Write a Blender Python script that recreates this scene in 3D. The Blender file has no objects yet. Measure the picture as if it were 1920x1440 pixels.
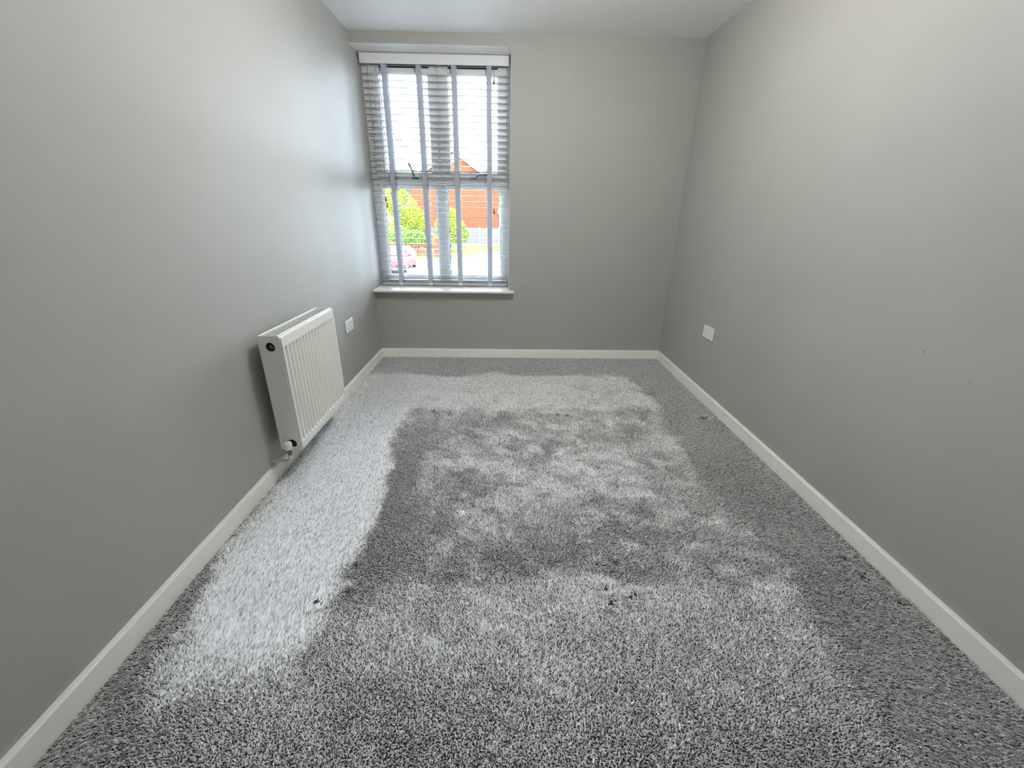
import bpy, bmesh, math, random
import numpy as np
from mathutils import Vector, Matrix
random.seed(7)
rng = np.random.default_rng(11)
scene = bpy.context.scene
COL = scene.collection

# ------------------------------------------------------------------ room measures (metres)
XL, XR = -1.1172, 1.4263      # left / right wall planes
YB, YR = 3.6418, -0.95        # window wall plane / wall behind the camera
H = 2.40
SK, ST = 0.079, 0.018         # skirting height / thickness
WX, ZSO, ZSI = 0.0329, 2.3297, 0.6114   # window opening: right edge, soffit, sill top
YO = 3.985                    # outer face of the window wall
EYE = 1.2214
ZG = -1.75                    # ground outside

# ------------------------------------------------------------------ camera
pitch, yaw, roll, fpx = -0.3876, 0.0209, 0.0151, 778.49
fwd = Vector((math.sin(yaw)*math.cos(pitch), math.cos(yaw)*math.cos(pitch), math.sin(pitch)))
rgt = Vector((math.cos(yaw), -math.sin(yaw), 0))
upv = rgt.cross(fwd)
r2 = rgt*math.cos(roll) + upv*math.sin(roll)
u2 = -rgt*math.sin(roll) + upv*math.cos(roll)
cd = bpy.data.cameras.new('camera'); cam = bpy.data.objects.new('camera', cd); COL.objects.link(cam)
cd.sensor_width = 36; cd.sensor_fit = 'HORIZONTAL'; cd.lens = fpx*36/1920
cd.clip_start = 0.02; cd.clip_end = 500
M = Matrix((( r2.x, u2.x, -fwd.x, 0), (r2.y, u2.y, -fwd.y, 0), (r2.z, u2.z, -fwd.z, EYE), (0, 0, 0, 1)))
cam.matrix_world = M
scene.camera = cam

# ------------------------------------------------------------------ world: bright white overcast sky
SKY = 22.0
w = bpy.data.worlds.new('overcast_sky'); scene.world = w; w.use_nodes = True
nt = w.node_tree; nt.nodes.clear()
tc = nt.nodes.new('ShaderNodeTexCoord'); sx = nt.nodes.new('ShaderNodeSeparateXYZ')
mr = nt.nodes.new('ShaderNodeMapRange'); mr.inputs[1].default_value = 0.0; mr.inputs[2].default_value = 1.0
cr = nt.nodes.new('ShaderNodeMix'); cr.data_type = 'RGBA'
cr.inputs[6].default_value = (0.86, 0.98, 1.14, 1); cr.inputs[7].default_value = (0.96, 1.12, 1.36, 1)   # bright even haze
bg = nt.nodes.new('ShaderNodeBackground'); bg.inputs[1].default_value = SKY
wo = nt.nodes.new('ShaderNodeOutputWorld')
nt.links.new(tc.outputs['Generated'], sx.inputs[0]); nt.links.new(sx.outputs[2], mr.inputs[0])
nt.links.new(mr.outputs[0], cr.inputs[0]); nt.links.new(cr.outputs[2], bg.inputs[0]); nt.links.new(bg.outputs[0], wo.inputs[0])

# sky portal in the window opening (guides daylight sampling, gives off no light itself)
pd = bpy.data.lights.new('window_portal', 'AREA'); po = bpy.data.objects.new('window_portal', pd); COL.objects.link(po)
pd.shape = 'RECTANGLE'; pd.size = WX-XL+.02; pd.size_y = ZSO-ZSI+.02
po.location = ((XL+WX)/2, YO+.06, (ZSO+ZSI)/2); po.rotation_euler = (math.radians(-90), 0, 0)
pd.cycles.is_portal = True

scene.view_settings.view_transform = 'Standard'; scene.view_settings.look = 'None'
scene.view_settings.gamma = 1.0; scene.view_settings.use_curve_mapping = False
scene.view_settings.exposure = 0.38
scene.cycles.use_denoising = True
scene.cycles.diffuse_bounces = 8
scene.cycles.filter_width = 1.1
scene.cycles.max_bounces = 14
scene.cycles.transparent_max_bounces = 16

# ------------------------------------------------------------------ materials
def mat(name, col, rough=.6, metal=0, spec=.4):
    m = bpy.data.materials.new(name); m.use_nodes = True
    b = m.node_tree.nodes['Principled BSDF']
    b.inputs['Base Color'].default_value = (*col, 1); b.inputs['Roughness'].default_value = rough
    b.inputs['Metallic'].default_value = metal; b.inputs['Specular IOR Level'].default_value = spec
    return m
def N(m, t): return m.node_tree.nodes.new(t)
def LK(m, a, b): m.node_tree.links.new(a, b)
def bsdf(m): return m.node_tree.nodes['Principled BSDF']
def noise_col(m, c1, c2, scale, detail=3, coord='Object', lo=.35, hi=.65, stretch=None):
    t = N(m, 'ShaderNodeTexCoord'); n = N(m, 'ShaderNodeTexNoise'); n.inputs['Scale'].default_value = scale; n.inputs['Detail'].default_value = detail
    src = t.outputs[coord]
    if stretch:
        mp = N(m, 'ShaderNodeMapping'); mp.inputs['Scale'].default_value = stretch; LK(m, src, mp.inputs[0]); src = mp.outputs[0]
    LK(m, src, n.inputs['Vector'])
    r = N(m, 'ShaderNodeMapRange'); r.inputs[1].default_value = lo; r.inputs[2].default_value = hi; LK(m, n.outputs['Fac'], r.inputs[0])
    x = N(m, 'ShaderNodeMix'); x.data_type = 'RGBA'; x.inputs[6].default_value = (*c1, 1); x.inputs[7].default_value = (*c2, 1)
    LK(m, r.outputs[0], x.inputs[0]); LK(m, x.outputs[2], bsdf(m).inputs['Base Color'])
    return x
def bump(m, scale, dist, strength=.3, detail=2):
    t = N(m, 'ShaderNodeTexCoord'); n = N(m, 'ShaderNodeTexNoise'); n.inputs['Scale'].default_value = scale; n.inputs['Detail'].default_value = detail
    LK(m, t.outputs['Object'], n.inputs['Vector'])
    b = N(m, 'ShaderNodeBump'); b.inputs['Strength'].default_value = strength; b.inputs['Distance'].default_value = dist
    LK(m, n.outputs['Fac'], b.inputs['Height']); LK(m, b.outputs[0], bsdf(m).inputs['Normal'])

WALL = (.39, .387, .366)
def wall_mat(name, marks=()):
    m = mat(name, WALL, .60, spec=.5)   # soft-sheen emulsion: mirrors the window at grazing angles
    x = noise_col(m, tuple(c*.985 for c in WALL), tuple(min(1, c*1.015) for c in WALL), 3.0, 4)
    bump(m, 260, .0004, .15)
    prev = x.outputs[2]
    if marks:   # small scuffs and chips in the paint: (centre, radius, colour)
        g = N(m, 'ShaderNodeNewGeometry'); 
        for c, r, colr in marks:
            d = N(m, 'ShaderNodeVectorMath'); d.operation = 'DISTANCE'; d.inputs[1].default_value = c; LK(m, g.outputs['Position'], d.inputs[0])
            q = N(m, 'ShaderNodeMapRange'); q.inputs[1].default_value = r*.5; q.inputs[2].default_value = r; q.inputs[3].default_value = .6; q.inputs[4].default_value = 0
            LK(m, d.outputs['Value'], q.inputs[0])
            k = N(m, 'ShaderNodeMix'); k.data_type = 'RGBA'; k.inputs[7].default_value = (*colr, 1)
            LK(m, q.outputs[0], k.inputs[0]); LK(m, prev, k.inputs[6]); prev = k.outputs[2]
        LK(m, prev, bsdf(m).inputs['Base Color'])
    return m
DK = (.16, .15, .13)
M_wall = wall_mat('warm_grey_paint')
M_wall_r = wall_mat('warm_grey_paint_scuffed', [((XR, 1.847, 1.245), .006, (.27, .265, .25)), ((XR, 1.853, 1.238), .004, (.3, .29, .27)),
    ((XR, 1.718, 1.241), .006, (.33, .32, .3)), ((XR, 1.325, .809), .0055, DK), ((XR, 1.156, .763), .005, (.25, .24, .22)), ((XR, 1.140, .762), .004, (.3, .29, .27))])
M_ceil = mat('white_ceiling_paint', (.87, .87, .865), .55, spec=.5); bump(M_ceil, 200, .0004, .12)
M_reveal = mat('white_reveal_paint', (.82, .82, .80), .7, spec=.25)
M_gloss = mat('cream_white_gloss', (.93, .92, .865), .3); bump(M_gloss, 120, .0004, .15)
M_upvc = mat('white_upvc', (.84, .85, .86), .3)
M_gask = mat('black_gasket', (.02, .02, .022), .6)
M_slat = mat('white_slat', (.52, .525, .53), .5, spec=.25)
M_val = mat('white_valance', (.80, .80, .81), .45)
M_rad = mat('white_radiator_enamel', (.86, .85, .80), .28)
M_radin = mat('grey_grille_enamel', (.56, .56, .53), .4)
M_dark = mat('dark_hole', (.03, .03, .028), .7)
M_brass = mat('dull_brass', (.24, .21, .13), .4, .8)
M_plast = mat('white_plastic', (.84, .84, .84), .3)
M_slot = mat('dark_slot', (.05, .05, .05), .6)
M_cord = mat('grey_cord', (.35, .34, .32), .7)
M_tass = mat('dark_wood_tassel', (.12, .11, .10), .5)
M_handle = mat('brushed_steel', (.22, .22, .23), .35, .8)
# fabric tape: diffuse + translucent
M_tape = bpy.data.materials.new('grey_fabric_tape'); M_tape.use_nodes = True
_n = M_tape.node_tree; _n.nodes.clear()
_d = _n.nodes.new('ShaderNodeBsdfDiffuse'); _d.inputs[0].default_value = (.72, .75, .80, 1)
_t = _n.nodes.new('ShaderNodeBsdfTranslucent'); _t.inputs[0].default_value = (.40, .43, .48, 1)
_m = _n.nodes.new('ShaderNodeMixShader'); _m.inputs[0].default_value = .45; _o = _n.nodes.new('ShaderNodeOutputMaterial')
_n.links.new(_d.outputs[0], _m.inputs[1]); _n.links.new(_t.outputs[0], _m.inputs[2]); _n.links.new(_m.outputs[0], _o.inputs[0])
# clear glazing
M_glass = bpy.data.materials.new('clear_glazing'); M_glass.use_nodes = True
_n = M_glass.node_tree; _n.nodes.clear()
_d = _n.nodes.new('ShaderNodeBsdfTransparent'); _d.inputs[0].default_value = (.96, .98, .97, 1)
_t = _n.nodes.new('ShaderNodeBsdfGlossy'); _t.inputs['Roughness'].default_value = .02
_f = _n.nodes.new('ShaderNodeFresnel'); _f.inputs[0].default_value = 1.45
_m = _n.nodes.new('ShaderNodeMixShader'); _o = _n.nodes.new('ShaderNodeOutputMaterial')
_n.links.new(_f.outputs[0], _m.inputs[0]); _n.links.new(_d.outputs[0], _m.inputs[1]); _n.links.new(_t.outputs[0], _m.inputs[2]); _n.links.new(_m.outputs[0], _o.inputs[0])

# ------------------------------------------------------------------ helpers
def obj(name, bm, material, parent=None, smooth=False):
    me = bpy.data.meshes.new(name); bmesh.ops.recalc_face_normals(bm, faces=bm.faces[:]); bm.to_mesh(me); bm.free()
    for mm in (material if isinstance(material, (list, tuple)) else [material]): me.materials.append(mm)
    if smooth:
        for p in me.polygons: p.use_smooth = True
    o = bpy.data.objects.new(name, me); COL.objects.link(o)
    if parent is not None: o.parent = parent
    return o
def tag(o, label=None, cat=None, group=None, kind=None):
    if label: o['label'] = label
    if cat: o['category'] = cat
    if group: o['group'] = group
    if kind: o['kind'] = kind
    return o
def thing(name, loc, label, cat=None, kind=None, rz=0, group=None):
    o = bpy.data.objects.new(name, None); COL.objects.link(o); o.location = loc; o.rotation_euler = (0, 0, rz); o.empty_display_size = .1
    return tag(o, label, cat, group, kind)
def box(bm, x0, x1, y0, y1, z0, z1, bev=0, seg=2, mi=0):
    vs = [bm.verts.new(p) for p in ((x0,y0,z0),(x1,y0,z0),(x1,y1,z0),(x0,y1,z0),(x0,y0,z1),(x1,y0,z1),(x1,y1,z1),(x0,y1,z1))]
    fs = [bm.faces.new([vs[i] for i in f]) for f in ((0,3,2,1),(4,5,6,7),(0,1,5,4),(1,2,6,5),(2,3,7,6),(3,0,4,7))]
    for f in fs: f.material_index = mi
    if bev:
        es = list({e for f in fs for e in f.edges})
        bmesh.ops.bevel(bm, geom=es, offset=bev, segments=seg, affect='EDGES', profile=.5)
    return fs
def mkbox(name, b, material, parent=None, bev=0, seg=2):
    bm = bmesh.new(); box(bm, *b, bev=bev, seg=seg); return obj(name, bm, material, parent)
def cyl(bm, p, q, r, r1=None, n=16, cap=True):
    p = Vector(p); q = Vector(q); r1 = r if r1 is None else r1
    d = (q-p).normalized(); a = d.orthogonal().normalized(); b = d.cross(a)
    A = [bm.verts.new(p+(a*math.cos(t)+b*math.sin(t))*r) for t in [2*math.pi*i/n for i in range(n)]]
    B = [bm.verts.new(q+(a*math.cos(t)+b*math.sin(t))*r1) for t in [2*math.pi*i/n for i in range(n)]]
    for i in range(n): bm.faces.new((A[i], A[(i+1)%n], B[(i+1)%n], B[i]))
    if cap: bm.faces.new(A[::-1]); bm.faces.new(B)
def lathe(bm, base, axis, prof, n=16):
    base = Vector(base); d = Vector(axis).normalized(); a = d.orthogonal().normalized(); b = d.cross(a); rings = []
    for r, h in prof: rings.append([bm.verts.new(base+d*h+(a*math.cos(2*math.pi*i/n)+b*math.sin(2*math.pi*i/n))*max(r, 1e-5)) for i in range(n)])
    for A, B in zip(rings, rings[1:]):
        for i in range(n): bm.faces.new((A[i], A[(i+1)%n], B[(i+1)%n], B[i]))
    bm.faces.new(rings[0][::-1]); bm.faces.new(rings[-1])
def tube(bm, pts, r, n=10):
    pts = [Vector(p) for p in pts]; rings = []; ref = None
    for i, p in enumerate(pts):
        t = (pts[min(i+1, len(pts)-1)]-pts[max(i-1, 0)]).normalized()
        a = t.orthogonal().normalized() if ref is None else (ref - t*ref.dot(t)).normalized(); ref = a; b = t.cross(a)
        rings.append([bm.verts.new(p+(a*math.cos(2*math.pi*k/n)+b*math.sin(2*math.pi*k/n))*r) for k in range(n)])
    for A, B in zip(rings, rings[1:]):
        for k in range(n): bm.faces.new((A[k], A[(k+1)%n], B[(k+1)%n], B[k]))
    bm.faces.new(rings[0][::-1]); bm.faces.new(rings[-1])
def prism(bm, poly, axis, lo, hi, bev=0):
    """extrude a 2D polygon along an axis: axis 'x' -> poly is (y,z), 'y' -> (x,z), 'z' -> (x,y)"""
    def P(u, v, w): return {'x': (w, u, v), 'y': (u, w, v), 'z': (u, v, w)}[axis]
    A = [bm.verts.new(P(u, v, lo)) for u, v in poly]; B = [bm.verts.new(P(u, v, hi)) for u, v in poly]; n = len(poly)
    fs = [bm.faces.new((A[i], A[(i+1)%n], B[(i+1)%n], B[i])) for i in range(n)]
    fs += [bm.faces.new(A[::-1]), bm.faces.new(B)]
    if bev: bmesh.ops.bevel(bm, geom=list({e for f in fs for e in f.edges}), offset=bev, segments=2, affect='EDGES')
    return fs
def struct(name, bm, material, label, parent=None):
    o = obj(name, bm, material, parent)
    if parent is None: tag(o, label, kind='structure')
    return o

# ================================================================== ROOM SHELL
T = .12
bm = bmesh.new(); box(bm, XL-T, XR+T, YR-T, YB+.34, -.2, 0)
M_under = mat('carpet_backing', (.06, .06, .062), .95, spec=.1)
struct('floor', bm, M_under, 'bedroom floor under the grey carpet')
bm = bmesh.new(); box(bm, XL-T, XR+T, YR-T, YB+.34, H, H+.25)
struct('ceiling', bm, M_ceil, 'plain white ceiling above the window wall')
bm = bmesh.new(); box(bm, XL-T, XL, YR-T, YO, 0, H)
struct('wall_left', bm, M_wall, 'warm grey left wall carrying the white radiator')
bm = bmesh.new(); box(bm, XR, XR+T, YR-T, YO, 0, H)
struct('wall_right', bm, M_wall_r, 'long bare warm grey right wall with small scuffs')
bm = bmesh.new(); box(bm, XL, XR, YR-T, YR, 0, H)
struct('wall_rear', bm, M_wall, 'grey wall behind the viewpoint')
# window wall: right of the opening, above it, below it; opening reaches the left wall; reveals painted white
bm = bmesh.new()
f = box(bm, WX, XR, YB, YO, 0, H); f[5].material_index = 1
f = box(bm, XL, WX, YB, YO, ZSO, H); f[0].material_index = 1
box(bm, XL, WX, YB, YO, 0, ZSI-.018)
struct('wall_back', bm, [M_wall, M_reveal], 'shadowed grey window wall at the far end')

# skirting boards: square section with eased top edge
def skirt_profile(): return [(0, 0), (ST, 0), (ST, SK-.005), (ST-.003, SK-.0012), (ST-.006, SK), (0, SK)]
bm = bmesh.new(); prism(bm, [(XL+u, v) for u, v in skirt_profile()], 'y', YR, YB)
struct('baseboard_left', bm, M_gloss, 'cream white skirting board under the radiator wall')
M_gloss_r = M_gloss.copy(); M_gloss_r.name = 'cream_white_gloss_chipped'
g = N(M_gloss_r, 'ShaderNodeNewGeometry'); prev = None
for c, r in [((XR-ST, 2.515, .058), .006), ((XR-ST, 2.388, .056), .005), ((XR-ST, 2.354, .058), .007), ((XR-ST, 2.368, .050), .004)]:
    d = N(M_gloss_r, 'ShaderNodeVectorMath'); d.operation = 'DISTANCE'; d.inputs[1].default_value = c; LK(M_gloss_r, g.outputs['Position'], d.inputs[0])
    q = N(M_gloss_r, 'ShaderNodeMapRange'); q.inputs[1].default_value = r*.5; q.inputs[2].default_value = r; q.inputs[3].default_value = .8; q.inputs[4].default_value = 0; LK(M_gloss_r, d.outputs['Value'], q.inputs[0])
    k = N(M_gloss_r, 'ShaderNodeMix'); k.data_type = 'RGBA'; k.inputs[6].default_value = (.93, .92, .865, 1); k.inputs[7].default_value = (.2, .19, .17, 1)
    LK(M_gloss_r, q.outputs[0], k.inputs[0])
    if prev: LK(M_gloss_r, prev, k.inputs[6])
    prev = k.outputs[2]
LK(M_gloss_r, prev, bsdf(M_gloss_r).inputs['Base Color'])
bm = bmesh.new(); prism(bm, [(XR-u, v) for u, v in skirt_profile()], 'y', YR, YB)
struct('baseboard_right', bm, M_gloss_r, 'cream white skirting board with small chips along the right wall')
bm = bmesh.new(); prism(bm, [(YB-u, v) for u, v in skirt_profile()], 'x', XL+ST, XR-ST)
struct('baseboard_back', bm, M_gloss, 'cream white skirting board below the window')

# ================================================================== CARPET PILE
def smooth(a, b, v):
    t = np.clip((v-a)/(b-a), 0, 1); return t*t*(3-2*t)
def value_noise(x, y, s, seed):
    r = np.random.default_rng(seed); G = r.random((64, 64))
    u = x*s+20.3; v = y*s+17.7; i = np.floor(u).astype(int); j = np.floor(v).astype(int); fu = u-i; fv = v-j
    fu = fu*fu*(3-2*fu); fv = fv*fv*(3-2*fv)
    g = lambda a, b: G[a % 64, b % 64]
    return (g(i, j)*(1-fu)+g(i+1, j)*fu)*(1-fv)+(g(i, j+1)*(1-fu)+g(i+1, j+1)*fu)*fv
P = .0042
gx = np.arange(XL+ST+.003, XR-ST-.002, P); gy = np.arange(-.35, YB-ST-.002, P)
X, Y = np.meshgrid(gx, gy); X = X.ravel(); Y = Y.ravel(); n = len(X)
X = np.clip(X+rng.uniform(-.45, .45, n)*P, XL+ST+.002, XR-ST-.002); Y = np.clip(Y+rng.uniform(-.45, .45, n)*P, -.4, YB-ST-.002)
wob = (value_noise(X, Y, 3.1, 1)-.5)*.16 + (value_noise(X, Y, 9.0, 2)-.5)*.08 + (value_noise(X, Y, 28.0, 3)-.5)*.03
blot = value_noise(X, Y, 2.3, 5)*.14+value_noise(X, Y, 6.0, 6)*.26+value_noise(X+.3*Y, Y, 15.0, 8)*.32+value_noise(X*.6, Y, 40.0, 9)*.28-.5
# lay of the pile: positive = brushed towards the window, negative = brushed towards the camera
bump_ = lambda v, c, w: np.exp(-((v-c)/w)**2)
lay = np.full(n, -.28) + .22*bump_(X, .45, .5)*bump_(Y, 1.85, .5)
edge = np.interp(Y, [.55, .85, 1.1, 1.4, 1.75, 2.3, 2.5, 2.9, 3.2], [-.78, -.66, -.56, -.56, -.60, -.66, -.62, -.62, -.75])
left = smooth(-1.09, -.97, X+wob*.5)*(1-smooth(-.09, .08, X-edge+wob*.6))*smooth(.62, 1.0, Y+wob)*(1-.6*smooth(2.55, 2.9, Y+wob))*(1-smooth(3.0, 3.25, Y+wob))
lay += 1.5*left
lay -= .40*bump_(X-edge+wob*.3, .10, .08)*smooth(.95, 1.1, Y)*(1-smooth(1.8, 2.3, Y))
back = smooth(2.50, 2.60, Y+wob*.35)*(1-smooth(3.12, 3.20, Y+wob*.5))*(1-smooth(.85, 1.2, X+wob))*(1-left)
lay += .34*back + .25*bump_(Y+wob*.06, 3.11, .02)*smooth(-.3, .2, X)*(1-smooth(.9, 1.2, X))
lay -= .34*smooth(3.10, 3.30, Y+wob*1.2)
right = smooth(1.00, 1.14, X+wob*.8)
lay -= .80*right
edge_l = (1-smooth(-1.04, -.86, X+wob*.6))*(1-smooth(1.0, 1.35, Y+wob))
lay -= .75*edge_l
front = (1-smooth(1.08, 1.16, Y+wob*.3))*(1-right)*(1-edge_l)
lay += .30*front*smooth(.35, .9, Y)
lay += blot*(1.25-.75*front)
lay = np.clip(lay, -.48, 1.4)
# dents pressed by furniture feet
dents = [(-.535, 1.07, .016), (-.547, 1.188, .014), (-.63, 1.03, .02), (.358, 1.192, .013), (.367, 1.079, .017), (.445, 1.045, .015), (.462, 1.055, .012), (.37, 1.02, .02),
         (.43, 1.20, .012), (.354, 2.457, .018), (.30, 2.46, .014), (.42, 2.45, .016), (.33, 2.60, .012), (1.33, 1.13, .014), (1.37, 1.02, .016), (1.33, 1.22, .012), (1.31, 2.42, .02), (-.47, 2.50, .013)]
hh = rng.uniform(.0062, .0100, n)*(1+.9*np.clip(-lay, 0, .5));   # upright pile stands taller and traps light
keep = np.ones(n, bool)
dx = np.zeros(n); dy = np.zeros(n)
for cx, cy, r in dents:
    ddx = X-cx; ddy = (Y-cy); d = np.hypot(ddx, ddy)
    r = r*1.35; k = np.exp(-(d/r)**4); hh *= 1-.75*k; keep &= d > r*.30
    ring = np.exp(-((d-r*1.4)/(r*.5))**2); hh *= 1+.35*ring
    dx += .6*ring*ddx/(d+1e-4); dy += .6*ring*ddy/(d+1e-4)
X, Y, hh, dx, dy, lay = (v[keep] for v in (X, Y, hh, dx, dy, lay)); n = len(X)
lx = rng.normal(0, .45, n)+dx + (value_noise(X, Y, 4.0, 21)-.5)*.5
ly = lay*1.85+rng.normal(0, .42, n)+dy
ang = rng.uniform(0, 2*np.pi, n); br = P*(.80-.34*(1-smooth(-.48, .45, lay)))   # brushed-flat pile closes up, upright pile opens
V = np.zeros((n, 4, 3)); 
for k in range(3):
    V[:, k, 0] = X+np.cos(ang+k*2.0944)*br; V[:, k, 1] = Y+np.sin(ang+k*2.0944)*br
V[:, 3, 0] = X+lx*hh; V[:, 3, 1] = Y+ly*hh; V[:, 3, 2] = hh/np.sqrt(1+.35*(lx**2+ly**2))
V[:, :, 0] = np.clip(V[:, :, 0], XL+ST+.001, XR-ST-.001); V[:, :, 1] = np.minimum(V[:, :, 1], YB-ST-.001)
V[:, :3, 2] = .0006
base = (np.arange(n)*4)[:, None, None]
FA = (base+np.array([[0, 1, 3], [1, 2, 3], [2, 0, 3]])[None]).reshape(-1)
me = bpy.data.meshes.new('carpet_pile')
me.vertices.add(n*4); me.vertices.foreach_set('co', V.astype(np.float32).ravel())
me.loops.add(n*9); me.loops.foreach_set('vertex_index', FA.astype(np.int32))
me.polygons.add(n*3); me.polygons.foreach_set('loop_start', np.arange(0, n*9, 3, dtype=np.int32))
me.update(calc_edges=True)
tone = np.clip(rng.normal(1, .36, n), .25, 1.9)
ca = me.attributes.new('yarn_tone', 'FLOAT', 'POINT'); ca.data.foreach_set('value', np.repeat(tone, 4).astype(np.float32))
M_carp = mat('grey_twist_carpet', (.30, .30, .31), .9, spec=.15)
at = N(M_carp, 'ShaderNodeAttribute'); at.attribute_name = 'yarn_tone'
mm = N(M_carp, 'ShaderNodeVectorMath'); mm.operation = 'SCALE'; mm.inputs[0].default_value = (.87, .875, .88)
LK(M_carp, at.outputs['Fac'], mm.inputs['Scale']); LK(M_carp, mm.outputs[0], bsdf(M_carp).inputs['Base Color'])
bsdf(M_carp).inputs['Sheen Weight'].default_value = .25; bsdf(M_carp).inputs['Sheen Roughness'].default_value = .5
me.materials.append(M_carp)
o = bpy.data.objects.new('carpet_pile', me); COL.objects.link(o)
tag(o, 'mid grey cut-pile carpet with brushed light and dark areas and furniture dents', 'carpet', kind='stuff')

# ================================================================== WINDOW
win = thing('window_1', ((XL+WX)/2, 3.93, ZSI), 'white plastic double casement window over two fixed panes', kind='structure')
def wp(name, b, m, parent=win, bev=.003):   # box given in world coordinates, stored relative to its thing
    L0 = parent.location if parent.parent is None else parent.location+parent.parent.location
    return mkbox(name, (b[0]-L0.x, b[1]-L0.x, b[2]-L0.y, b[3]-L0.y, b[4]-L0.z, b[5]-L0.z), m, parent, bev)
FY0, FY1 = 3.90, 3.965
def frame_bm(x0, x1, z0, z1, wl, wr, wb, wt, y0, y1, org, bev=.003):
    bm = bmesh.new(); ox, oy, oz = org
    for b in ((x0, x0+wl, z0, z1), (x1-wr, x1, z0, z1), (x0+wl, x1-wr, z0, z0+wb), (x0+wl, x1-wr, z1-wt, z1)):
        box(bm, b[0]-ox, b[1]-ox, y0-oy, y1-oy, b[2]-oz, b[3]-oz, bev)
    return bm
WO = tuple(win.location)
obj('outer_frame', frame_bm(XL, WX, ZSI, ZSO, .068, .057, .065, .075, FY0, FY1, WO), M_upvc, win)
wp('mullion', (-.580, -.504, FY0, FY1, ZSI+.065, ZSO-.075), M_upvc)
wp('transom', (XL+.068, -.580, FY0, FY1, 1.432, 1.487), M_upvc); wp('transom', (-.504, WX-.057, FY0, FY1, 1.432, 1.487), M_upvc)
GY = 3.935
for (x0, x1) in ((XL+.068, -.580), (-.504, WX-.057)):     # fixed lower lights: gasket, bead, glass
    obj('glazing_bead', frame_bm(x0, x1, ZSI+.065, 1.432, .014, .014, .014, .014, 3.908, 3.925, WO, .002), M_upvc, win)
    obj('gasket', frame_bm(x0+.013, x1-.013, ZSI+.078, 1.419, .004, .004, .004, .004, 3.920, 3.930, WO, 0), M_gask, win)
    wp('pane', (x0, x1, GY-.003, GY+.003, ZSI+.06, 1.436), M_glass, bev=0)
SY0, SY1 = 3.885, 3.945
for i, (x0, x1, wl, wr) in enumerate(((-1.066, -.553, .078, .060), (-.536, .004, .082, .070))):
    s = obj('casement_sash', frame_bm(x0, x1, 1.480, 2.272, wl, wr, .056, .060, SY0, SY1, WO, .004), M_upvc, win)
    obj('gasket', frame_bm(x0+wl-.001, x1-wr+.001, 1.535, 2.213, .004, .004, .004, .004, 3.905, 3.920, WO, 0), M_gask, s)
    bm = bmesh.new(); box(bm, x0+wl-.01-WO[0], x1-wr+.01-WO[0], 3.918-WO[1], 3.924-WO[1], 1.530-WO[2], 2.218-WO[2]); obj('pane', bm, M_glass, s)
    # trickle vent on the top rail
    xc = (x0+x1)/2
    v = obj('trickle_vent', (lambda b: (box(b, xc-.19-WO[0], xc+.19-WO[0], SY0-.014-WO[1], SY0-WO[1], 2.222-WO[2], 2.250-WO[2], .004), b)[1])(bmesh.new()), M_upvc, s)
for i, (x0, x1) in enumerate(((-.975, -.60), (-.45, -.07))):
    wp('vent_slot', (x0, x1, SY0-.0025, SY0+.001, 2.253, 2.262), M_gask, bev=0)
# casement handles
def handle(pts, basec, horiz):
    bm = bmesh.new()
    L0 = Vector(WO)
    b = Vector(basec)-L0
    if horiz: box(bm, b.x-.045, b.x+.015, b.y-.010, b.y, b.z-.009, b.z+.009, .003)
    else: box(bm, b.x-.026, b.x+.026, b.y-.010, b.y, b.z-.007, b.z+.007, .003)
    tube(bm, [Vector(p)-L0 for p in pts], .0075, 10)
    return obj('window_handle', bm, M_handle, win, True)
handle([(-.250, 3.868, 1.500), (-.238, 3.852, 1.506), (-.226, 3.846, 1.517), (-.200, 3.845, 1.520), (-.150, 3.846, 1.521)], (-.255, SY0, 1.497), True)
handle([(-.752, 3.874, 1.492), (-.757, 3.856, 1.506), (-.764, 3.848, 1.530), (-.778, 3.846, 1.565), (-.796, 3.846, 1.600)], (-.752, SY0, 1.490), False)
# window board (sill) with a horn past the reveal and a rounded nose
bm = bmesh.new()
L0 = Vector(WO)
poly = [(XL-L0.x, 3.90-L0.y), (XL-L0.x, YB-.073-L0.y), (WX+.046-L0.x, YB-.073-L0.y), (WX+.046-L0.x, YB-L0.y), (WX-L0.x, YB-L0.y), (WX-L0.x, 3.90-L0.y)]
fs = prism(bm, poly, 'z', -.018, 0)
bmesh.ops.bevel(bm, geom=[e for e in bm.edges if abs(e.verts[0].co.z-e.verts[1].co.z) < 1e-6 and e.calc_length() > .04 and all(v.co.y < YB-.06-L0.y for v in e.verts)], offset=.006, segments=3, affect='EDGES')
M_sill = mat('satin_white_sill', (.84, .84, .83), .35)
obj('window_sill', bm, M_sill, win)
# outside sill
wp('outer_sill', (XL-.02, WX+.05, 3.965, 4.05, ZSI-.03, ZSI+.02), M_upvc)

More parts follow.
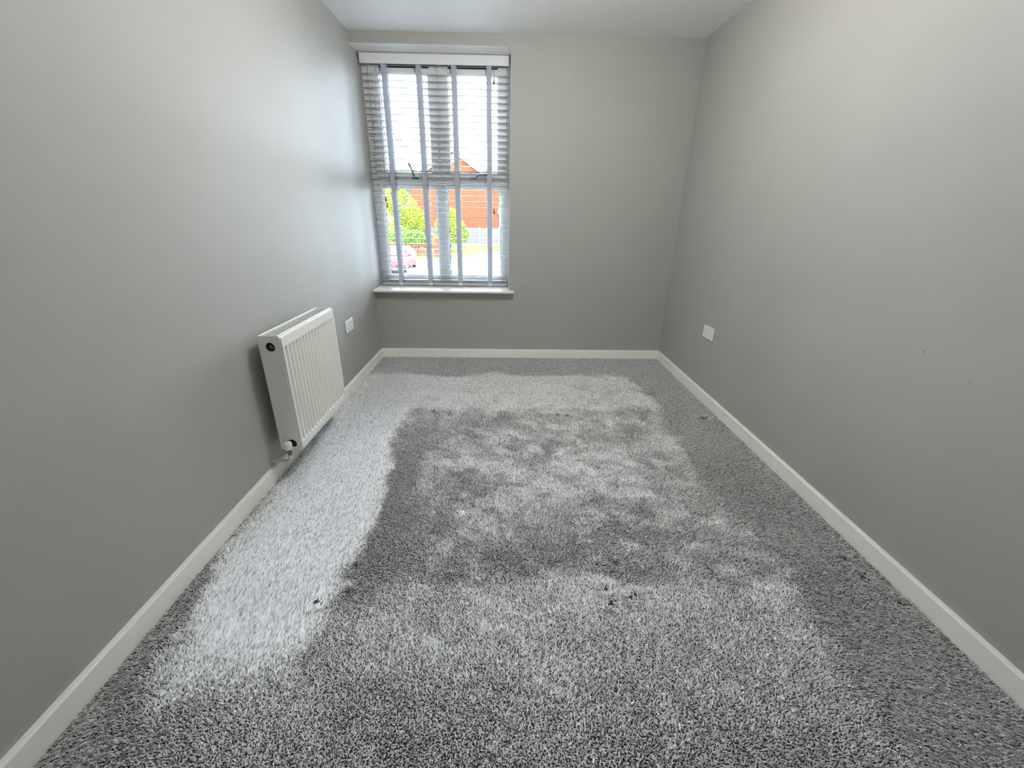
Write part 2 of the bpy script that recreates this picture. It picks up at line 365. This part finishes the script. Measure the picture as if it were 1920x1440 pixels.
# ================================================================== VENETIAN BLIND
BX0, BX1, BY = -1.103, .022, 3.822
bl = thing('venetian_blind', ((BX0+BX1)/2, BY+.03, ZSI), 'white venetian blind with grey ladder tapes, slats open, hung in the window recess', 'blind')
bo = Vector(bl.location)
def bp(name, b, m, bev=.0015): return mkbox(name, (b[0]-bo.x, b[1]-bo.x, b[2]-bo.y, b[3]-bo.y, b[4]-bo.z, b[5]-bo.z), m, bl, bev)
bp('valance', (BX0, BX1-.001, BY-.012, BY-.004, 2.258, 2.322), M_val, .002)
bp('headrail', (BX0+.004, BX1-.004, BY, BY+.052, 2.272, ZSO), M_slat)
ROWS = 36
bm = bmesh.new(); box(bm, BX0+.004-bo.x, BX1-.002-bo.x, -.025, .025, -.0016, .0016, .0009, 1)
slat_me = None; tilt = math.radians(-1.0)
for i in range(ROWS):
    z = 2.200-i*(2.200-.664)/(ROWS-1)
    if slat_me is None:
        s = obj('slat', bm, M_slat, bl); slat_me = s.data
    else:
        s = bpy.data.objects.new('slat', slat_me); COL.objects.link(s); s.parent = bl
    s.location = (random.uniform(-.0012, .0012), 0, z-bo.z); s.rotation_euler = (tilt+random.uniform(-.006, .006), 0, 0)
br_ = bp('bottom_rail', (BX0+.004, BX1-.002, BY+.004, BY+.056, .617, .639), M_slat, .003)
for xc in (-.930, -.667, -.400, -.132):
    bp('ladder_tape', (xc-.0195, xc+.0195, BY+.0010, BY+.0022, .640, 2.275), M_tape, 0)
    bp('ladder_tape', (xc-.0195, xc+.0195, BY+.0578, BY+.0590, .640, 2.275), M_tape, 0)
    bm = bmesh.new(); lathe(bm, (xc-bo.x, BY+.004-bo.y, .628-bo.z), (0, -1, 0), [(.013, 0), (.013, .003), (.009, .006)], 14); obj('tape_button', bm, M_plast, bl)
    bm = bmesh.new(); box(bm, xc-.019-bo.x, xc+.019-bo.x, BY+.000-bo.y, BY+.004-bo.y, .622-bo.z, .640-bo.z, .001); obj('tape_end', bm, M_plast, bl)
def cord(pts, tz=None, r=.0012):
    bm = bmesh.new(); tube(bm, [Vector(p)-bo for p in pts], r, 6); c = obj('lift_cord', bm, M_cord, bl)
    e = Vector(pts[-1])-bo
    bm = bmesh.new(); lathe(bm, e+Vector((0, 0, .004)), (0, 0, -1), [(.002, 0), (.004, .006), (.005, .02), (.0075, .036), (.007, .041), (.003, .043)], 12); obj('tassel', bm, M_tass, c, True)
YC = 3.806
cord([(-1.030, YC+.002, 2.262), (-1.022, YC, 2.14), (-1.008, YC-.002, 1.95), (-.993, YC, 1.70), (-.984, YC, 1.52), (-.990, YC, 1.40), (-.996, YC, 1.345)])
cord([(-.955, YC+.002, 2.262), (-.968, YC, 2.13), (-.985, YC-.008, 1.80), (-.984, YC-.008, 1.50), (-.986, YC-.008, 1.36), (-.987, YC-.006, 1.30)])
cord([(-.094, YC+.002, 2.262), (-.094, YC, 2.20), (-.093, YC, 2.178)])
cord([(-.088, YC+.002, 2.262), (-.090, YC, 1.9), (-.094, YC, 1.45), (-.094, YC, 1.262)])

# ================================================================== RADIATOR
RX0, RX1, RY0, RY1, RZ0, RZ1 = XL+.050, XL+.150, 1.748, 2.343, .158, .722
rad = thing('radiator', (XL+.10, (RY0+RY1)/2, RZ0), 'white double panel radiator mounted low on the left wall', 'radiator')
ro = Vector(rad.location)
def rp(name, b, m, parent=rad, bev=.002): return mkbox(name, (b[0]-ro.x, b[1]-ro.x, b[2]-ro.y, b[3]-ro.y, b[4]-ro.z, b[5]-ro.z), m, parent, bev)
# front panel with pressed flutes
def fluted(xf, thick, sgn):
    y0, y1, z0, z1 = RY0+.006, RY1-.004, RZ0+.002, RZ1-.010
    pitch_ = (y1-y0)/17.5; cols = [(y0, 0)]
    for k in range(17):
        c = y0+pitch_*(k+.75)+pitch_*.0
        for off, dep in ((-.37, 0), (-.29, 1), (.29, 1), (.37, 0)): cols.append((c+off*pitch_, dep))
    cols.append((y1, 0))
    zt, zb = z1-.042, z0+.034
    rows = [(z0, 0), (zb, 0), (zb+.008, 1), (zt-.008, 1), (zt, 0), (z1, 0)]
    bm = bmesh.new(); G = []
    for z, rz in rows:
        G.append([bm.verts.new((xf-sgn*.0105*dc*rz-ro.x, y-ro.y, z-ro.z)) for y, dc in cols])
    for A, B in zip(G, G[1:]):
        for i in range(len(A)-1): bm.faces.new((A[i], A[i+1], B[i+1], B[i]))
    Bk = [[bm.verts.new((xf-sgn*thick-ro.x, y-ro.y, z-ro.z)) for y in (y0, y1)] for z in (z0, z1)]
    bm.faces.new((Bk[0][0], Bk[0][1], Bk[1][1], Bk[1][0]))
    bm.faces.new(G[0]+[Bk[0][1], Bk[0][0]]); bm.faces.new(G[-1]+[Bk[1][1], Bk[1][0]])
    bm.faces.new([r[0] for r in G]+[Bk[1][0], Bk[0][0]]); bm.faces.new([r[-1] for r in G]+[Bk[1][1], Bk[0][1]])
    # rounded top/bottom press edge
    return bm
obj('front_panel', fluted(RX1, .016, 1), M_rad, rad)
obj('rear_panel', fluted(RX0, .016, -1), M_rad, rad)
# side panels; the near one has the plug and valve openings
def side(y, holes, name):
    bm = bmesh.new()
    x0, x1, z0, z1 = RX0+.000-ro.x, RX1-.004-ro.x, 0.002, RZ1-RZ0
    loop = [bm.verts.new(p) for p in ((x0, y, z0), (x1, y, z0), (x1, y, z1-.012), (x1-.004, y, z1), (x0+.004, y, z1), (x0, y, z1-.012))]
    E = [bm.edges.new((loop[i], loop[(i+1) % len(loop)])) for i in range(len(loop))]
    for cx, cz, r in holes:
        c = [bm.verts.new((cx+r*math.cos(2*math.pi*i/20), y, cz+r*math.sin(2*math.pi*i/20))) for i in range(20)]
        E += [bm.edges.new((c[i], c[(i+1) % 20])) for i in range(20)]
    bmesh.ops.triangle_fill(bm, edges=E, use_beauty=True)
    r = bmesh.ops.extrude_face_region(bm, geom=bm.faces[:])
    bmesh.ops.translate(bm, vec=(0, .002, 0), verts=[v for v in r['geom'] if isinstance(v, bmesh.types.BMVert)])
    return obj(name, bm, M_rad, rad)
PZ, VZ = .694-RZ0, .185-RZ0+.006
sp = side(RY0-ro.y, [(0, PZ-.022, .0205), (.006, VZ, .022)], 'side_panel')
side(RY1-.002-ro.y, [], 'side_panel')
# plug with air vent inside the top opening, dark header behind
bm = bmesh.new(); lathe(bm, (0, RY0+.022-ro.y, PZ-.022), (0, -1, 0), [(.024, 0), (.024, .003)], 18); obj('plug_recess', bm, M_dark, sp)
bm = bmesh.new(); lathe(bm, (.001, RY0+.018-ro.y, PZ-.024), (0, -1, 0), [(.014, 0), (.014, .008), (.012, .010), (.006, .010), (.006, .016), (.004, .017)], 6); obj('vent_plug', bm, M_brass, sp)
bm = bmesh.new(); lathe(bm, (.006, RY0+.020-ro.y, VZ), (0, -1, 0), [(.026, 0), (.026, .003)], 18); obj('valve_recess', bm, M_dark, sp)
# top grille: two rails, end rails and cross bars over the convector
zt = RZ1-ro.z
gr = rp('grille_panel', (RX0+.010, RX1-.018, RY0+.004, RY1-.004, RZ1-.016, RZ1-.012), M_radin, rad, 0)
bm = bmesh.new()
nb = 44
for i in range(nb):
    y = RY0+.010+(RY1-RY0-.020)*i/(nb-1)-ro.y
    box(bm, RX0+.010-ro.x, RX1-.018-ro.x, y-.0035, y+.0035, zt-.012, zt-.006)
for k in range(3):
    x = RX0+.026+k*.022-ro.x; box(bm, x-.002, x+.002, RY0+.008-ro.y, RY1-.008-ro.y, zt-.007, zt-.0045)
obj('grille_bars', bm, M_radin, gr)
for x0, x1, dz in ((RX0, RX0+.009, 0), (RX1-.020, RX1-.013, .001)): rp('top_rail', (x0, x1, RY0+.001, RY1-.001, RZ1-.014, RZ1+dz), M_rad)
rp('end_rail', (RX0+.008, RX1-.018, RY0+.002, RY0+.007, RZ1-.014, RZ1), M_rad); rp('end_rail', (RX0+.008, RX1-.018, RY1-.007, RY1-.002, RZ1-.014, RZ1), M_rad)
# convector core and wall brackets
rp('convector_core', (RX0+.016, RX1-.017, RY0+.03, RY1-.03, RZ0+.02, RZ1-.03), M_radin, bev=0)
for y in (RY0+.12, RY1-.12): rp('wall_bracket', (XL, RX0+.004, y-.02, y+.02, RZ0+.06, RZ1-.05), M_rad, bev=0)
# lockshield valve: white cap, union, tail bending into the wall
vx, vy = XL+.100, 1.722
vl = obj('valve', (lambda b: (tube(b, [(vx-ro.x, RY0+.02-ro.y, VZ), (vx-ro.x, RY0-.006-ro.y, VZ), (vx-ro.x, vy-ro.y, VZ)], .0095, 12),
      tube(b, [(vx-ro.x, vy-ro.y, VZ+.004), (vx-ro.x, vy-ro.y, VZ-.045)], .0095, 12), b)[2])(bmesh.new()), M_brass, rad, True)
bm = bmesh.new(); lathe(bm, (vx-ro.x, vy-ro.y, VZ-.016), (0, 0, 1), [(.012, 0), (.0165, .002), (.0165, .032), (.0145, .037), (.004, .039)], 18); obj('valve_cap', bm, M_plast, vl, True)
M_pipe = mat('white_pipe_cover', (.74, .74, .74), .35)
bm = bmesh.new(); tube(bm, [(vx-ro.x, vy-ro.y, VZ-.018), (vx-ro.x, vy-ro.y, VZ-.060), (vx-.002-ro.x, vy-ro.y, VZ-.072), (vx-.008-ro.x, vy-ro.y, VZ-.079), (vx-.02-ro.x, vy-ro.y, VZ-.081), (XL-ro.x, vy-ro.y, VZ-.081)], .0085, 12)
obj('pipe_tail', bm, M_pipe, vl, True)

# ================================================================== ADDED FILL LAMP (unseen above the frame, brightens the room)
LMP = 38.0
lp = thing('fill_lamp', (.20, 2.00, H), 'added fill lamp, an unseen white globe hung above the frame', 'lamp')
M_globe = bpy.data.materials.new('fill_lamp_globe'); M_globe.use_nodes = True
_n = M_globe.node_tree; _n.nodes.clear(); _e = _n.nodes.new('ShaderNodeEmission'); _e.inputs[0].default_value = (1, .98, .93, 1)
R_G = .13; _e.inputs[1].default_value = LMP/(4*math.pi*math.pi*R_G*R_G); _o = _n.nodes.new('ShaderNodeOutputMaterial'); _n.links.new(_e.outputs[0], _o.inputs[0])
bm = bmesh.new(); lathe(bm, (0, 0, 0), (0, 0, -1), [(.05, 0), (.05, .015), (.035, .03), (.006, .034)], 20); obj('fill_lamp_rose', bm, M_plast, lp, True)
bm = bmesh.new(); cyl(bm, (0, 0, -.03), (0, 0, -.07), .003, n=8); obj('fill_lamp_flex', bm, M_plast, lp)
bm = bmesh.new(); bmesh.ops.create_uvsphere(bm, u_segments=24, v_segments=12, radius=R_G); bmesh.ops.translate(bm, vec=(0, 0, -.06-R_G), verts=bm.verts[:]); obj('globe', bm, M_globe, lp, True)

# ================================================================== SOCKETS
def socket(loc, sgn, label):
    t = thing('wall_socket', loc, label, 'socket')
    w2, h2, d = .0735, .0425, .009
    bm = bmesh.new(); box(bm, *sorted((0, sgn*d)), -w2, w2, -h2, h2, .003, 3); obj('face_plate', bm, M_plast, t)
    f = sgn*d
    for yc in (-.034, .034):
        s = obj('switch', (lambda b: (box(b, *sorted((f-sgn*.001, f+sgn*.0022)), (.0125 if yc > 0 else -.0125)-.006, (.0125 if yc > 0 else -.0125)+.006, .010, .031, .001), b)[1])(bmesh.new()), M_plast, t)
        for dy, dz, hw, hz in ((0, .016, .002, .0045), (-.0115, -.012, .0035, .002), (.0115, -.012, .0035, .002)):
            y = yc*1.18+dy; bm = bmesh.new(); box(bm, *sorted((f-sgn*.002, f+sgn*.0003)), y-hw, y+hw, dz-hz-.004, dz+hz-.004); obj('pin_slot', bm, M_slot, t)
    for yc in (-.060, .060):
        bm = bmesh.new(); lathe(bm, (f-sgn*.001, yc*1.0, .0), (sgn, 0, 0), [(.0032, 0), (.0032, .0014)], 12); obj('screw_cover', bm, M_radin, t)
    return t
socket((XL, 2.936, .468), 1, 'white double socket low on the left wall beyond the radiator')
socket((XR, 2.789, .478), -1, 'white double socket low on the right wall')

# ================================================================== OUTSIDE
def omat(name, c1, c2, scale, rough=.9, stretch=None):
    m = mat(name, c1, rough, spec=.15); noise_col(m, c1, c2, scale, 4, stretch=stretch); return m
M_road = omat('pale_tarmac', (0.1951, 0.1885, 0.1755), (0.2471, 0.2407, 0.2276), .8)
M_lawn = omat('dry_yellow_grass', (0.0421, 0.04035, 0.004912), (0.07366, 0.05967, 0.008772), .6)
M_bark = mat('bark', (.07, .05, .035), .9)
M_conc = omat('grey_weathered_wood', (0.06012, 0.06012, 0.0644), (0.09456, 0.09456, 0.09456), 3, stretch=(1, 1, 6))
M_post = mat('concrete_post', (0.2146, 0.2103, 0.1975), .9)
M_redw = omat('red_stained_wood', (0.08865, 0.02416, 0.01771), (0.1208, 0.04026, 0.02658), 4)
bm = bmesh.new(); box(bm, -60, 60, YO+.02, 29.0, ZG-.2, ZG)
tag(obj('road', bm, M_road), 'pale sunlit road below the window', kind='structure')
bm = bmesh.new(); box(bm, -60, 60, 29.0, 130, ZG-.2, ZG)
tag(obj('lawn', bm, M_lawn), 'dry yellow grass verge across the road', 'grass', kind='stuff')
bm = bmesh.new(); prism(bm, [(-.6, 19.2), (3.5, 19.0), (3.5, 22.6), (-.2, 21.4)], 'z', ZG, ZG+.03)
tag(obj('verge', bm, M_lawn), 'small patch of yellow grass on the near side of the road', 'grass', kind='stuff')
bm = bmesh.new(); box(bm, -60, 60, 28.85, 29.0, ZG-.1, ZG+.10)
tag(obj('kerb', bm, M_post), 'pale concrete kerb at the edge of the grass', kind='structure')

# brick house, gable end towards the window
HX0, HX1, HY0, HY1 = -9.75, -.62, 46.0, 55.0
ez, az = 3.70, 6.75; hc = (HX0+HX1)/2
M_brick = mat('orange_red_brick', (.24, .07, .032), .9, spec=.1)
tcx = N(M_brick, 'ShaderNodeTexCoord'); mp = N(M_brick, 'ShaderNodeMapping'); mp.inputs['Rotation'].default_value = (math.radians(90), 0, 0)
bt = N(M_brick, 'ShaderNodeTexBrick'); bt.inputs['Color1'].default_value = (0.09394, 0.02704, 0.01203, 1); bt.inputs['Color2'].default_value = (0.1165, 0.03758, 0.01728, 1); bt.inputs['Mortar'].default_value = (.085, .034, .019, 1)
bt.inputs['Scale'].default_value = 1; bt.inputs['Brick Width'].default_value = .225; bt.inputs['Row Height'].default_value = .075; bt.inputs['Mortar Size'].default_value = .006
LK(M_brick, tcx.outputs['Object'], mp.inputs[0]); LK(M_brick, mp.outputs[0], bt.inputs['Vector']); LK(M_brick, bt.outputs['Color'], bsdf(M_brick).inputs['Base Color'])
hs = thing('brick_house', (hc, HY0, ZG), 'orange brick house with its gable end facing the window', 'house')
def hobj(name, bm, m, parent=None):
    bmesh.ops.translate(bm, vec=(-hc, -HY0, -ZG), verts=bm.verts[:]); return obj(name, bm, m, parent or hs)
bm = bmesh.new(); prism(bm, [(HX0, ZG), (HX1, ZG), (HX1, ez), (hc, az), (HX0, ez)], 'y', HY0, HY1); hobj('wall', bm, M_brick)
M_roof = omat('grey_roof_tiles', (.05, .055, .06), (.08, .085, .09), 5); M_barge = mat('white_bargeboard', (.30, .30, .305), .6)
sl = (az-ez)/(hc-HX0)
for s in (-1, 1):
    xe = hc+s*(hc-HX0+.35); zee = ez-.35*sl
    bm = bmesh.new(); prism(bm, [(hc, az+.22), (xe, zee+.22), (xe, zee+.48), (hc, az+.48)], 'y', HY0-.28, HY1+.2); hobj('roof_slope', bm, M_roof)
    bm = bmesh.new(); prism(bm, [(hc, az+.0), (xe, zee), (xe, zee+.22), (hc, az+.22)], 'y', HY0-.30, HY0-.24); hobj('bargeboard', bm, M_barge)
bm = bmesh.new(); box(bm, hc-.10, hc+.25, HY0-.05, HY0+.02, az-.9, az-.2); hobj('gable_vent', bm, M_barge)
M_pipe2 = mat('black_rainwater_pipe', (.03, .03, .032), .5)
bm = bmesh.new(); tube(bm, [(HX1+.05, HY0-.1, ez-.20), (HX1+.20, HY0-.1, ez-.38), (HX1+.34, HY0-.1, ez-.62), (HX1+.34, HY0-.1, ZG)], .055, 8); hobj('downpipe', bm, M_pipe2)
bm = bmesh.new(); lathe(bm, (HX1+.22, HY0-.45, 1.45), (.1, -1, .25), [(.36, 0), (.36, .02), (.30, .05), (.05, .11)], 20); cyl(bm, (HX1+.0, HY0, 1.35), (HX1+.22, HY0-.42, 1.42), .03, n=8); hobj('satellite_dish', bm, mat('grey_dish', (.22, .22, .23), .6))

# grey board fence in front of the house
fn = thing('board_fence', (-1.0, 44.0, ZG), 'grey wooden board fence with concrete posts below the brick house', 'fence')
pb = None
for k in range(-5, 4):
    x = k*1.95+.42
    m_ = obj('post', (lambda b: (box(b, x-.06, x+.06, -.06, .06, 0, 1.78), b)[1])(bmesh.new()), M_post, fn)
    if k < 3:
        for j in range(7):
            mkbox('board', (x+.06, x+1.89, -.02, .015, .12+j*.225, .12+j*.225+.205), M_conc, fn)
        mkbox('gravel_board', (x+.06, x+1.89, -.03, .03, 0, .10), M_post, fn)

# low red picket fence
fr = thing('picket_fence', (-7.5, 32.6, ZG), 'low red stained picket fence behind the parked car', 'fence')
first = None
for k in range(26):
    x = -4.2+k*.235
    if first is None:
        bm = bmesh.new(); prism(bm, [(-.05, 0), (.05, 0), (.05, .88), (0, .95), (-.05, .88)], 'y', -.012, .012); p = obj('picket', bm, M_redw, fr); first = p.data
    else:
        p = bpy.data.objects.new('picket', first); COL.objects.link(p); p.parent = fr
    p.location = (x, -.03, .02)
for z in (.25, .68): mkbox('rail', (-4.4, 1.9, -.017, .03, z, z+.08), M_redw, fr)
for x in (-4.4, -2.6, -.8, 1.0): mkbox('post', (x-.05, x+.05, .03, .11, 0, .98), M_redw, fr)
bm = bmesh.new(); box(bm, -.29, .29, -.29, .29, 0, 1.26, .01); box(bm, -.33, .33, -.33, .33, 1.26, 1.33, .02)
pr_ = obj('gate_pier', bm, M_brick); pr_.location = (-4.95, 32.4, ZG)
tag(pr_, 'short red brick pier at the end of the picket fence', 'pier')

# trees and shrubs: trunk + leaf crown
def leaf_crown(name, blobs, nleaf, size, m, parent, seed):
    r = np.random.default_rng(seed); pts = []
    per = nleaf//len(blobs)
    for (bx, by, bz, rx, rz) in blobs:
        d = r.normal(size=(per, 3)); d /= np.linalg.norm(d, axis=1)[:, None]; rad_ = r.uniform(.45, 1, per)**.5
        pts.append(np.stack([bx+d[:, 0]*rx*rad_, by+d[:, 1]*rx*rad_, bz+d[:, 2]*rz*rad_], 1))
    Pp = np.concatenate(pts); k = len(Pp)
    a = r.normal(size=(k, 3)); a /= np.linalg.norm(a, axis=1)[:, None]; b = np.cross(a, r.normal(size=(k, 3))); b /= np.linalg.norm(b, axis=1)[:, None]
    s = size*r.uniform(.6, 1.3, k)[:, None]
    V = np.stack([Pp-a*s, Pp+b*s*.45, Pp+a*s, Pp-b*s*.45], 1).reshape(-1, 3)
    me = bpy.data.meshes.new(name); me.from_pydata(V.tolist(), [], (np.arange(k*4).reshape(-1, 4)).tolist()); me.materials.append(m)
    o = bpy.data.objects.new(name, me); COL.objects.link(o); o.parent = parent; return o
def tree(name, loc, label, cat, blobs, nleaf, size, m, th, seed, group=None):
    t = thing(name, loc, label, cat, group=group)
    bm = bmesh.new(); tube(bm, [(0, 0, .02), (.05, 0, th*.5), (-.03, 0.02, th)], .10 if th > 1.5 else .05, 8)
    for (bx, by, bz, rx, rz) in blobs[:4]: tube(bm, [(-.0, 0, th*.8), (bx*.5, by*.5, (th*.8+bz)/2), (bx, by, bz)], .035, 6)
    obj('trunk', bm, M_bark, t)
    leaf_crown('crown', blobs, nleaf, size, m, t, seed); return t
M_l1 = omat('lime_leaves', (0.08759, 0.1461, 0.008759), (0.2336, 0.248, 0.01461), .9, .6)
M_l2 = omat('green_leaves', (0.04381, 0.1022, 0.01752), (0.1314, 0.2043, 0.01752), 1.2, .6)
M_l3 = omat('pale_green_leaves', (0.08759, 0.1752, 0.08759), (0.1752, 0.248, 0.08759), 1.2, .6)
M_l4 = omat('dark_blue_green_leaves', (0.04381, 0.1168, 0.08759), (0.08759, 0.1752, 0.1168), 1.2, .6)
tree('leafy_tree', (-8.6, 38.0, ZG), 'lime green leafy tree left of the brick house', 'tree',
     [(0, 0, 3.4, 1.25, 1.1), (-.9, .1, 2.7, 1.1, 1.0), (.9, -.1, 2.6, 1.15, .9), (.2, 0, 1.8, 1.3, .9), (1.3, 0, 1.9, .9, .8), (-1.0, .1, 3.9, .9, .9), (-.3, 0, 4.4, .7, .7)], 14000, .085, M_l1, 2.2, 3)
tree('leafy_bush', (-4.6, 37.0, ZG), 'bright green bush standing in front of the brick wall', 'bush',
     [(0, 0, 2.7, .75, .75), (-.5, .1, 2.0, .8, .8), (.5, -.1, 1.8, .9, .8), (0, 0, 1.2, 1.1, .7), (.9, 0, 1.3, .7, .6)], 9000, .08, M_l1, 1.2, 4)
tree('hedge_shrub', (-6.9, 34.2, ZG), 'dark green shrub behind the picket fence', 'bush',
     [(0, 0, 1.1, .9, .7), (-1.1, .1, 1.2, .9, .7), (1.0, 0, 1.0, .8, .6), (-2.2, .1, 1.1, .9, .7)], 8000, .08, M_l2, .8, 5)
tree('conifer_tree', (-9.3, 41.5, ZG), 'dark blue-green tree just left of the brick house', 'tree',
     [(0, 0, 4.6, .6, 1.1), (0, .1, 3.2, .9, 1.0), (.1, 0, 1.9, 1.1, 1.0)], 2600, .13, M_l4, 3.0, 6)
for i, (x, z, lab) in enumerate(((-3.1, 7.4, 'pale green tree top showing above the right roof slope'), (-.9, 7.2, 'pale green tree top rightmost beyond the brick house roof'))):
    tree('background_tree', (x*(1+.13*i), 62.0+8*i, ZG), lab, 'tree', [(0, 0, z+.5*i, 1.5, 1.5), (-1.0, .2, z-1.0, 1.4, 1.3), (1.0, .1, z-.8, 1.4, 1.3), (0, 0, z-2.2, 1.8, 1.5)], 3200, .20, M_l3, 4.5, 20+i, 'trees beyond the house')
for i, (x, z, lab) in enumerate(((-15.6, 7.6, 'faint leafy tree top leftmost above the lime tree'), (-12.6, 7.4, 'faint leafy tree top behind the left window handle'))):
    tree('background_tree', (x*(1+.13*i), 62.0+8*i, ZG), lab, 'tree', [(0, 0, z+.7*i, 1.2, 1.2), (-1.0, .2, z-1.0, 1.4, 1.3), (1.0, .1, z-.8, 1.4, 1.3), (0, 0, z-2.2, 1.8, 1.5)], 1500, .20, M_l3, 4.5, 30+i, 'trees beyond the house')

# red hatchback parked facing the window
def car(loc, rz):
    t = thing('parked_car', loc, 'red hatchback car parked facing the window at lower left', 'car', rz=rz)
    M_red = mat('red_car_paint', (0.1878, 0.01011, 0.01301), .5, spec=.12); M_tyre = mat('tyre_rubber', (0.01445, 0.01445, 0.01445), .8, spec=.1); M_glassd = mat('car_glass', (0.08673, 0.1084, 0.1113), .3, spec=.2)
    M_bump = mat('grey_bumper', (0.04128, 0.04334, 0.0454), .6, spec=.1); M_lamp = mat('lamp_lens', (0.1651, 0.1651, 0.1754), .2, spec=.4); M_plate = mat('white_plate', (0.2064, 0.2064, 0.1961), .5); M_alloy = mat('alloy_wheel', (0.1239, 0.1239, 0.1239), .4, .5)
    # local: front at y=0 facing -y, length 4.0
    sec = [(0.00, .28, .62, .70), (.12, .22, .74, .80), (.55, .20, .90, .86), (1.05, .20, 1.00, .87), (1.60, .20, 1.02, .87), (2.9, .20, 1.02, .88), (3.6, .22, 1.0, .86), (3.95, .30, .92, .78)]
    bm = bmesh.new(); rings = []
    for y, z0, z1, w in sec:
        rings.append([bm.verts.new(p) for p in ((-w*.9, y, z0), (-w, y, z0+.15), (-w, y, z1-.16), (-w*.86, y, z1-.03), (-w*.5, y, z1), (w*.5, y, z1), (w*.86, y, z1-.03), (w, y, z1-.16), (w, y, z0+.15), (w*.9, y, z0))])
    for A, B in zip(rings, rings[1:]):
        for i in range(10): bm.faces.new((A[i], A[(i+1) % 10], B[(i+1) % 10], B[i]))
    bm.faces.new(rings[0][::-1]); bm.faces.new(rings[-1]); obj('body', bm, M_red, t, True)
    cab = [(.98, .98, .985, .80), (1.62, .98, 1.42, .62), (2.0, .98, 1.48, .60), (3.1, .98, 1.46, .60), (3.75, .98, 1.05, .72)]
    bm = bmesh.new(); rings = []
    for y, z0, z1, w in cab: rings.append([bm.verts.new(p) for p in ((-.80, y, z0), (-w, y, z1-.03), (-w*.85, y, z1), (w*.85, y, z1), (w, y, z1-.03), (.80, y, z0))])
    for A, B in zip(rings, rings[1:]):
        for i in range(5): bm.faces.new((A[i], A[i+1], B[i+1], B[i]))
    obj('cabin_roof', bm, M_red, t, True)
    bm = bmesh.new(); v = [bm.verts.new(p) for p in ((-.70, 1.02, 1.010), (.70, 1.02, 1.010), (.56, 1.60, 1.425), (-.56, 1.60, 1.425))]; bm.faces.new(v)
    bmesh.ops.solidify(bm, geom=bm.faces[:], thickness=.012); bmesh.ops.translate(bm, vec=(0, -.02, .02), verts=bm.verts[:]); obj('windscreen', bm, M_glassd, t)
    for s in (-1, 1):
        bm = bmesh.new(); v = [bm.verts.new(p) for p in ((s*.80, 1.30, 1.02), (s*.66, 1.72, 1.40), (s*.64, 3.0, 1.40), (s*.79, 3.4, 1.04))]; bm.faces.new(v); bmesh.ops.solidify(bm, geom=bm.faces[:], thickness=.012); bmesh.ops.translate(bm, vec=(s*.015, 0, 0), verts=bm.verts[:]); obj('side_window', bm, M_glassd, t)
        bm = bmesh.new(); box(bm, s*.74-.13, s*.74+.10, -.02+.02, .20, .60, .73, .03); obj('headlamp', bm, M_lamp, t)
        bm = bmesh.new(); box(bm, s*.98-.09, s*.98+.09, 1.18, 1.26, .98, 1.10, .03); obj('wing_mirror', bm, M_red, t)
        for y in (.72, 3.22):
            bm = bmesh.new(); lathe(bm, (s*.68, y, .30), (s, 0, 0), [(.20, 0), (.30, .02), (.30, .17), (.22, .20)], 20); wv = obj('wheel', bm, M_tyre, t); bm = bmesh.new(); lathe(bm, (s*.87, y, .30), (s, 0, 0), [(.19, 0), (.19, .015), (.05, .03)], 14); obj('hubcap', bm, M_alloy, wv)
    bm = bmesh.new(); box(bm, -.78, .78, -.07, .10, .20, .40, .03); obj('bumper', bm, M_bump, t)
    bm = bmesh.new(); box(bm, -.45, .45, -.03, .05, .42, .52, .01); obj('grille', bm, M_bump, t)
    bm = bmesh.new(); box(bm, -.26, .26, -.085, -.07, .29, .40); obj('number_plate', bm, M_plate, t)
    t.scale = (.97, 1, .84)
    return t
car((-6.10, 22.3, ZG), 0)
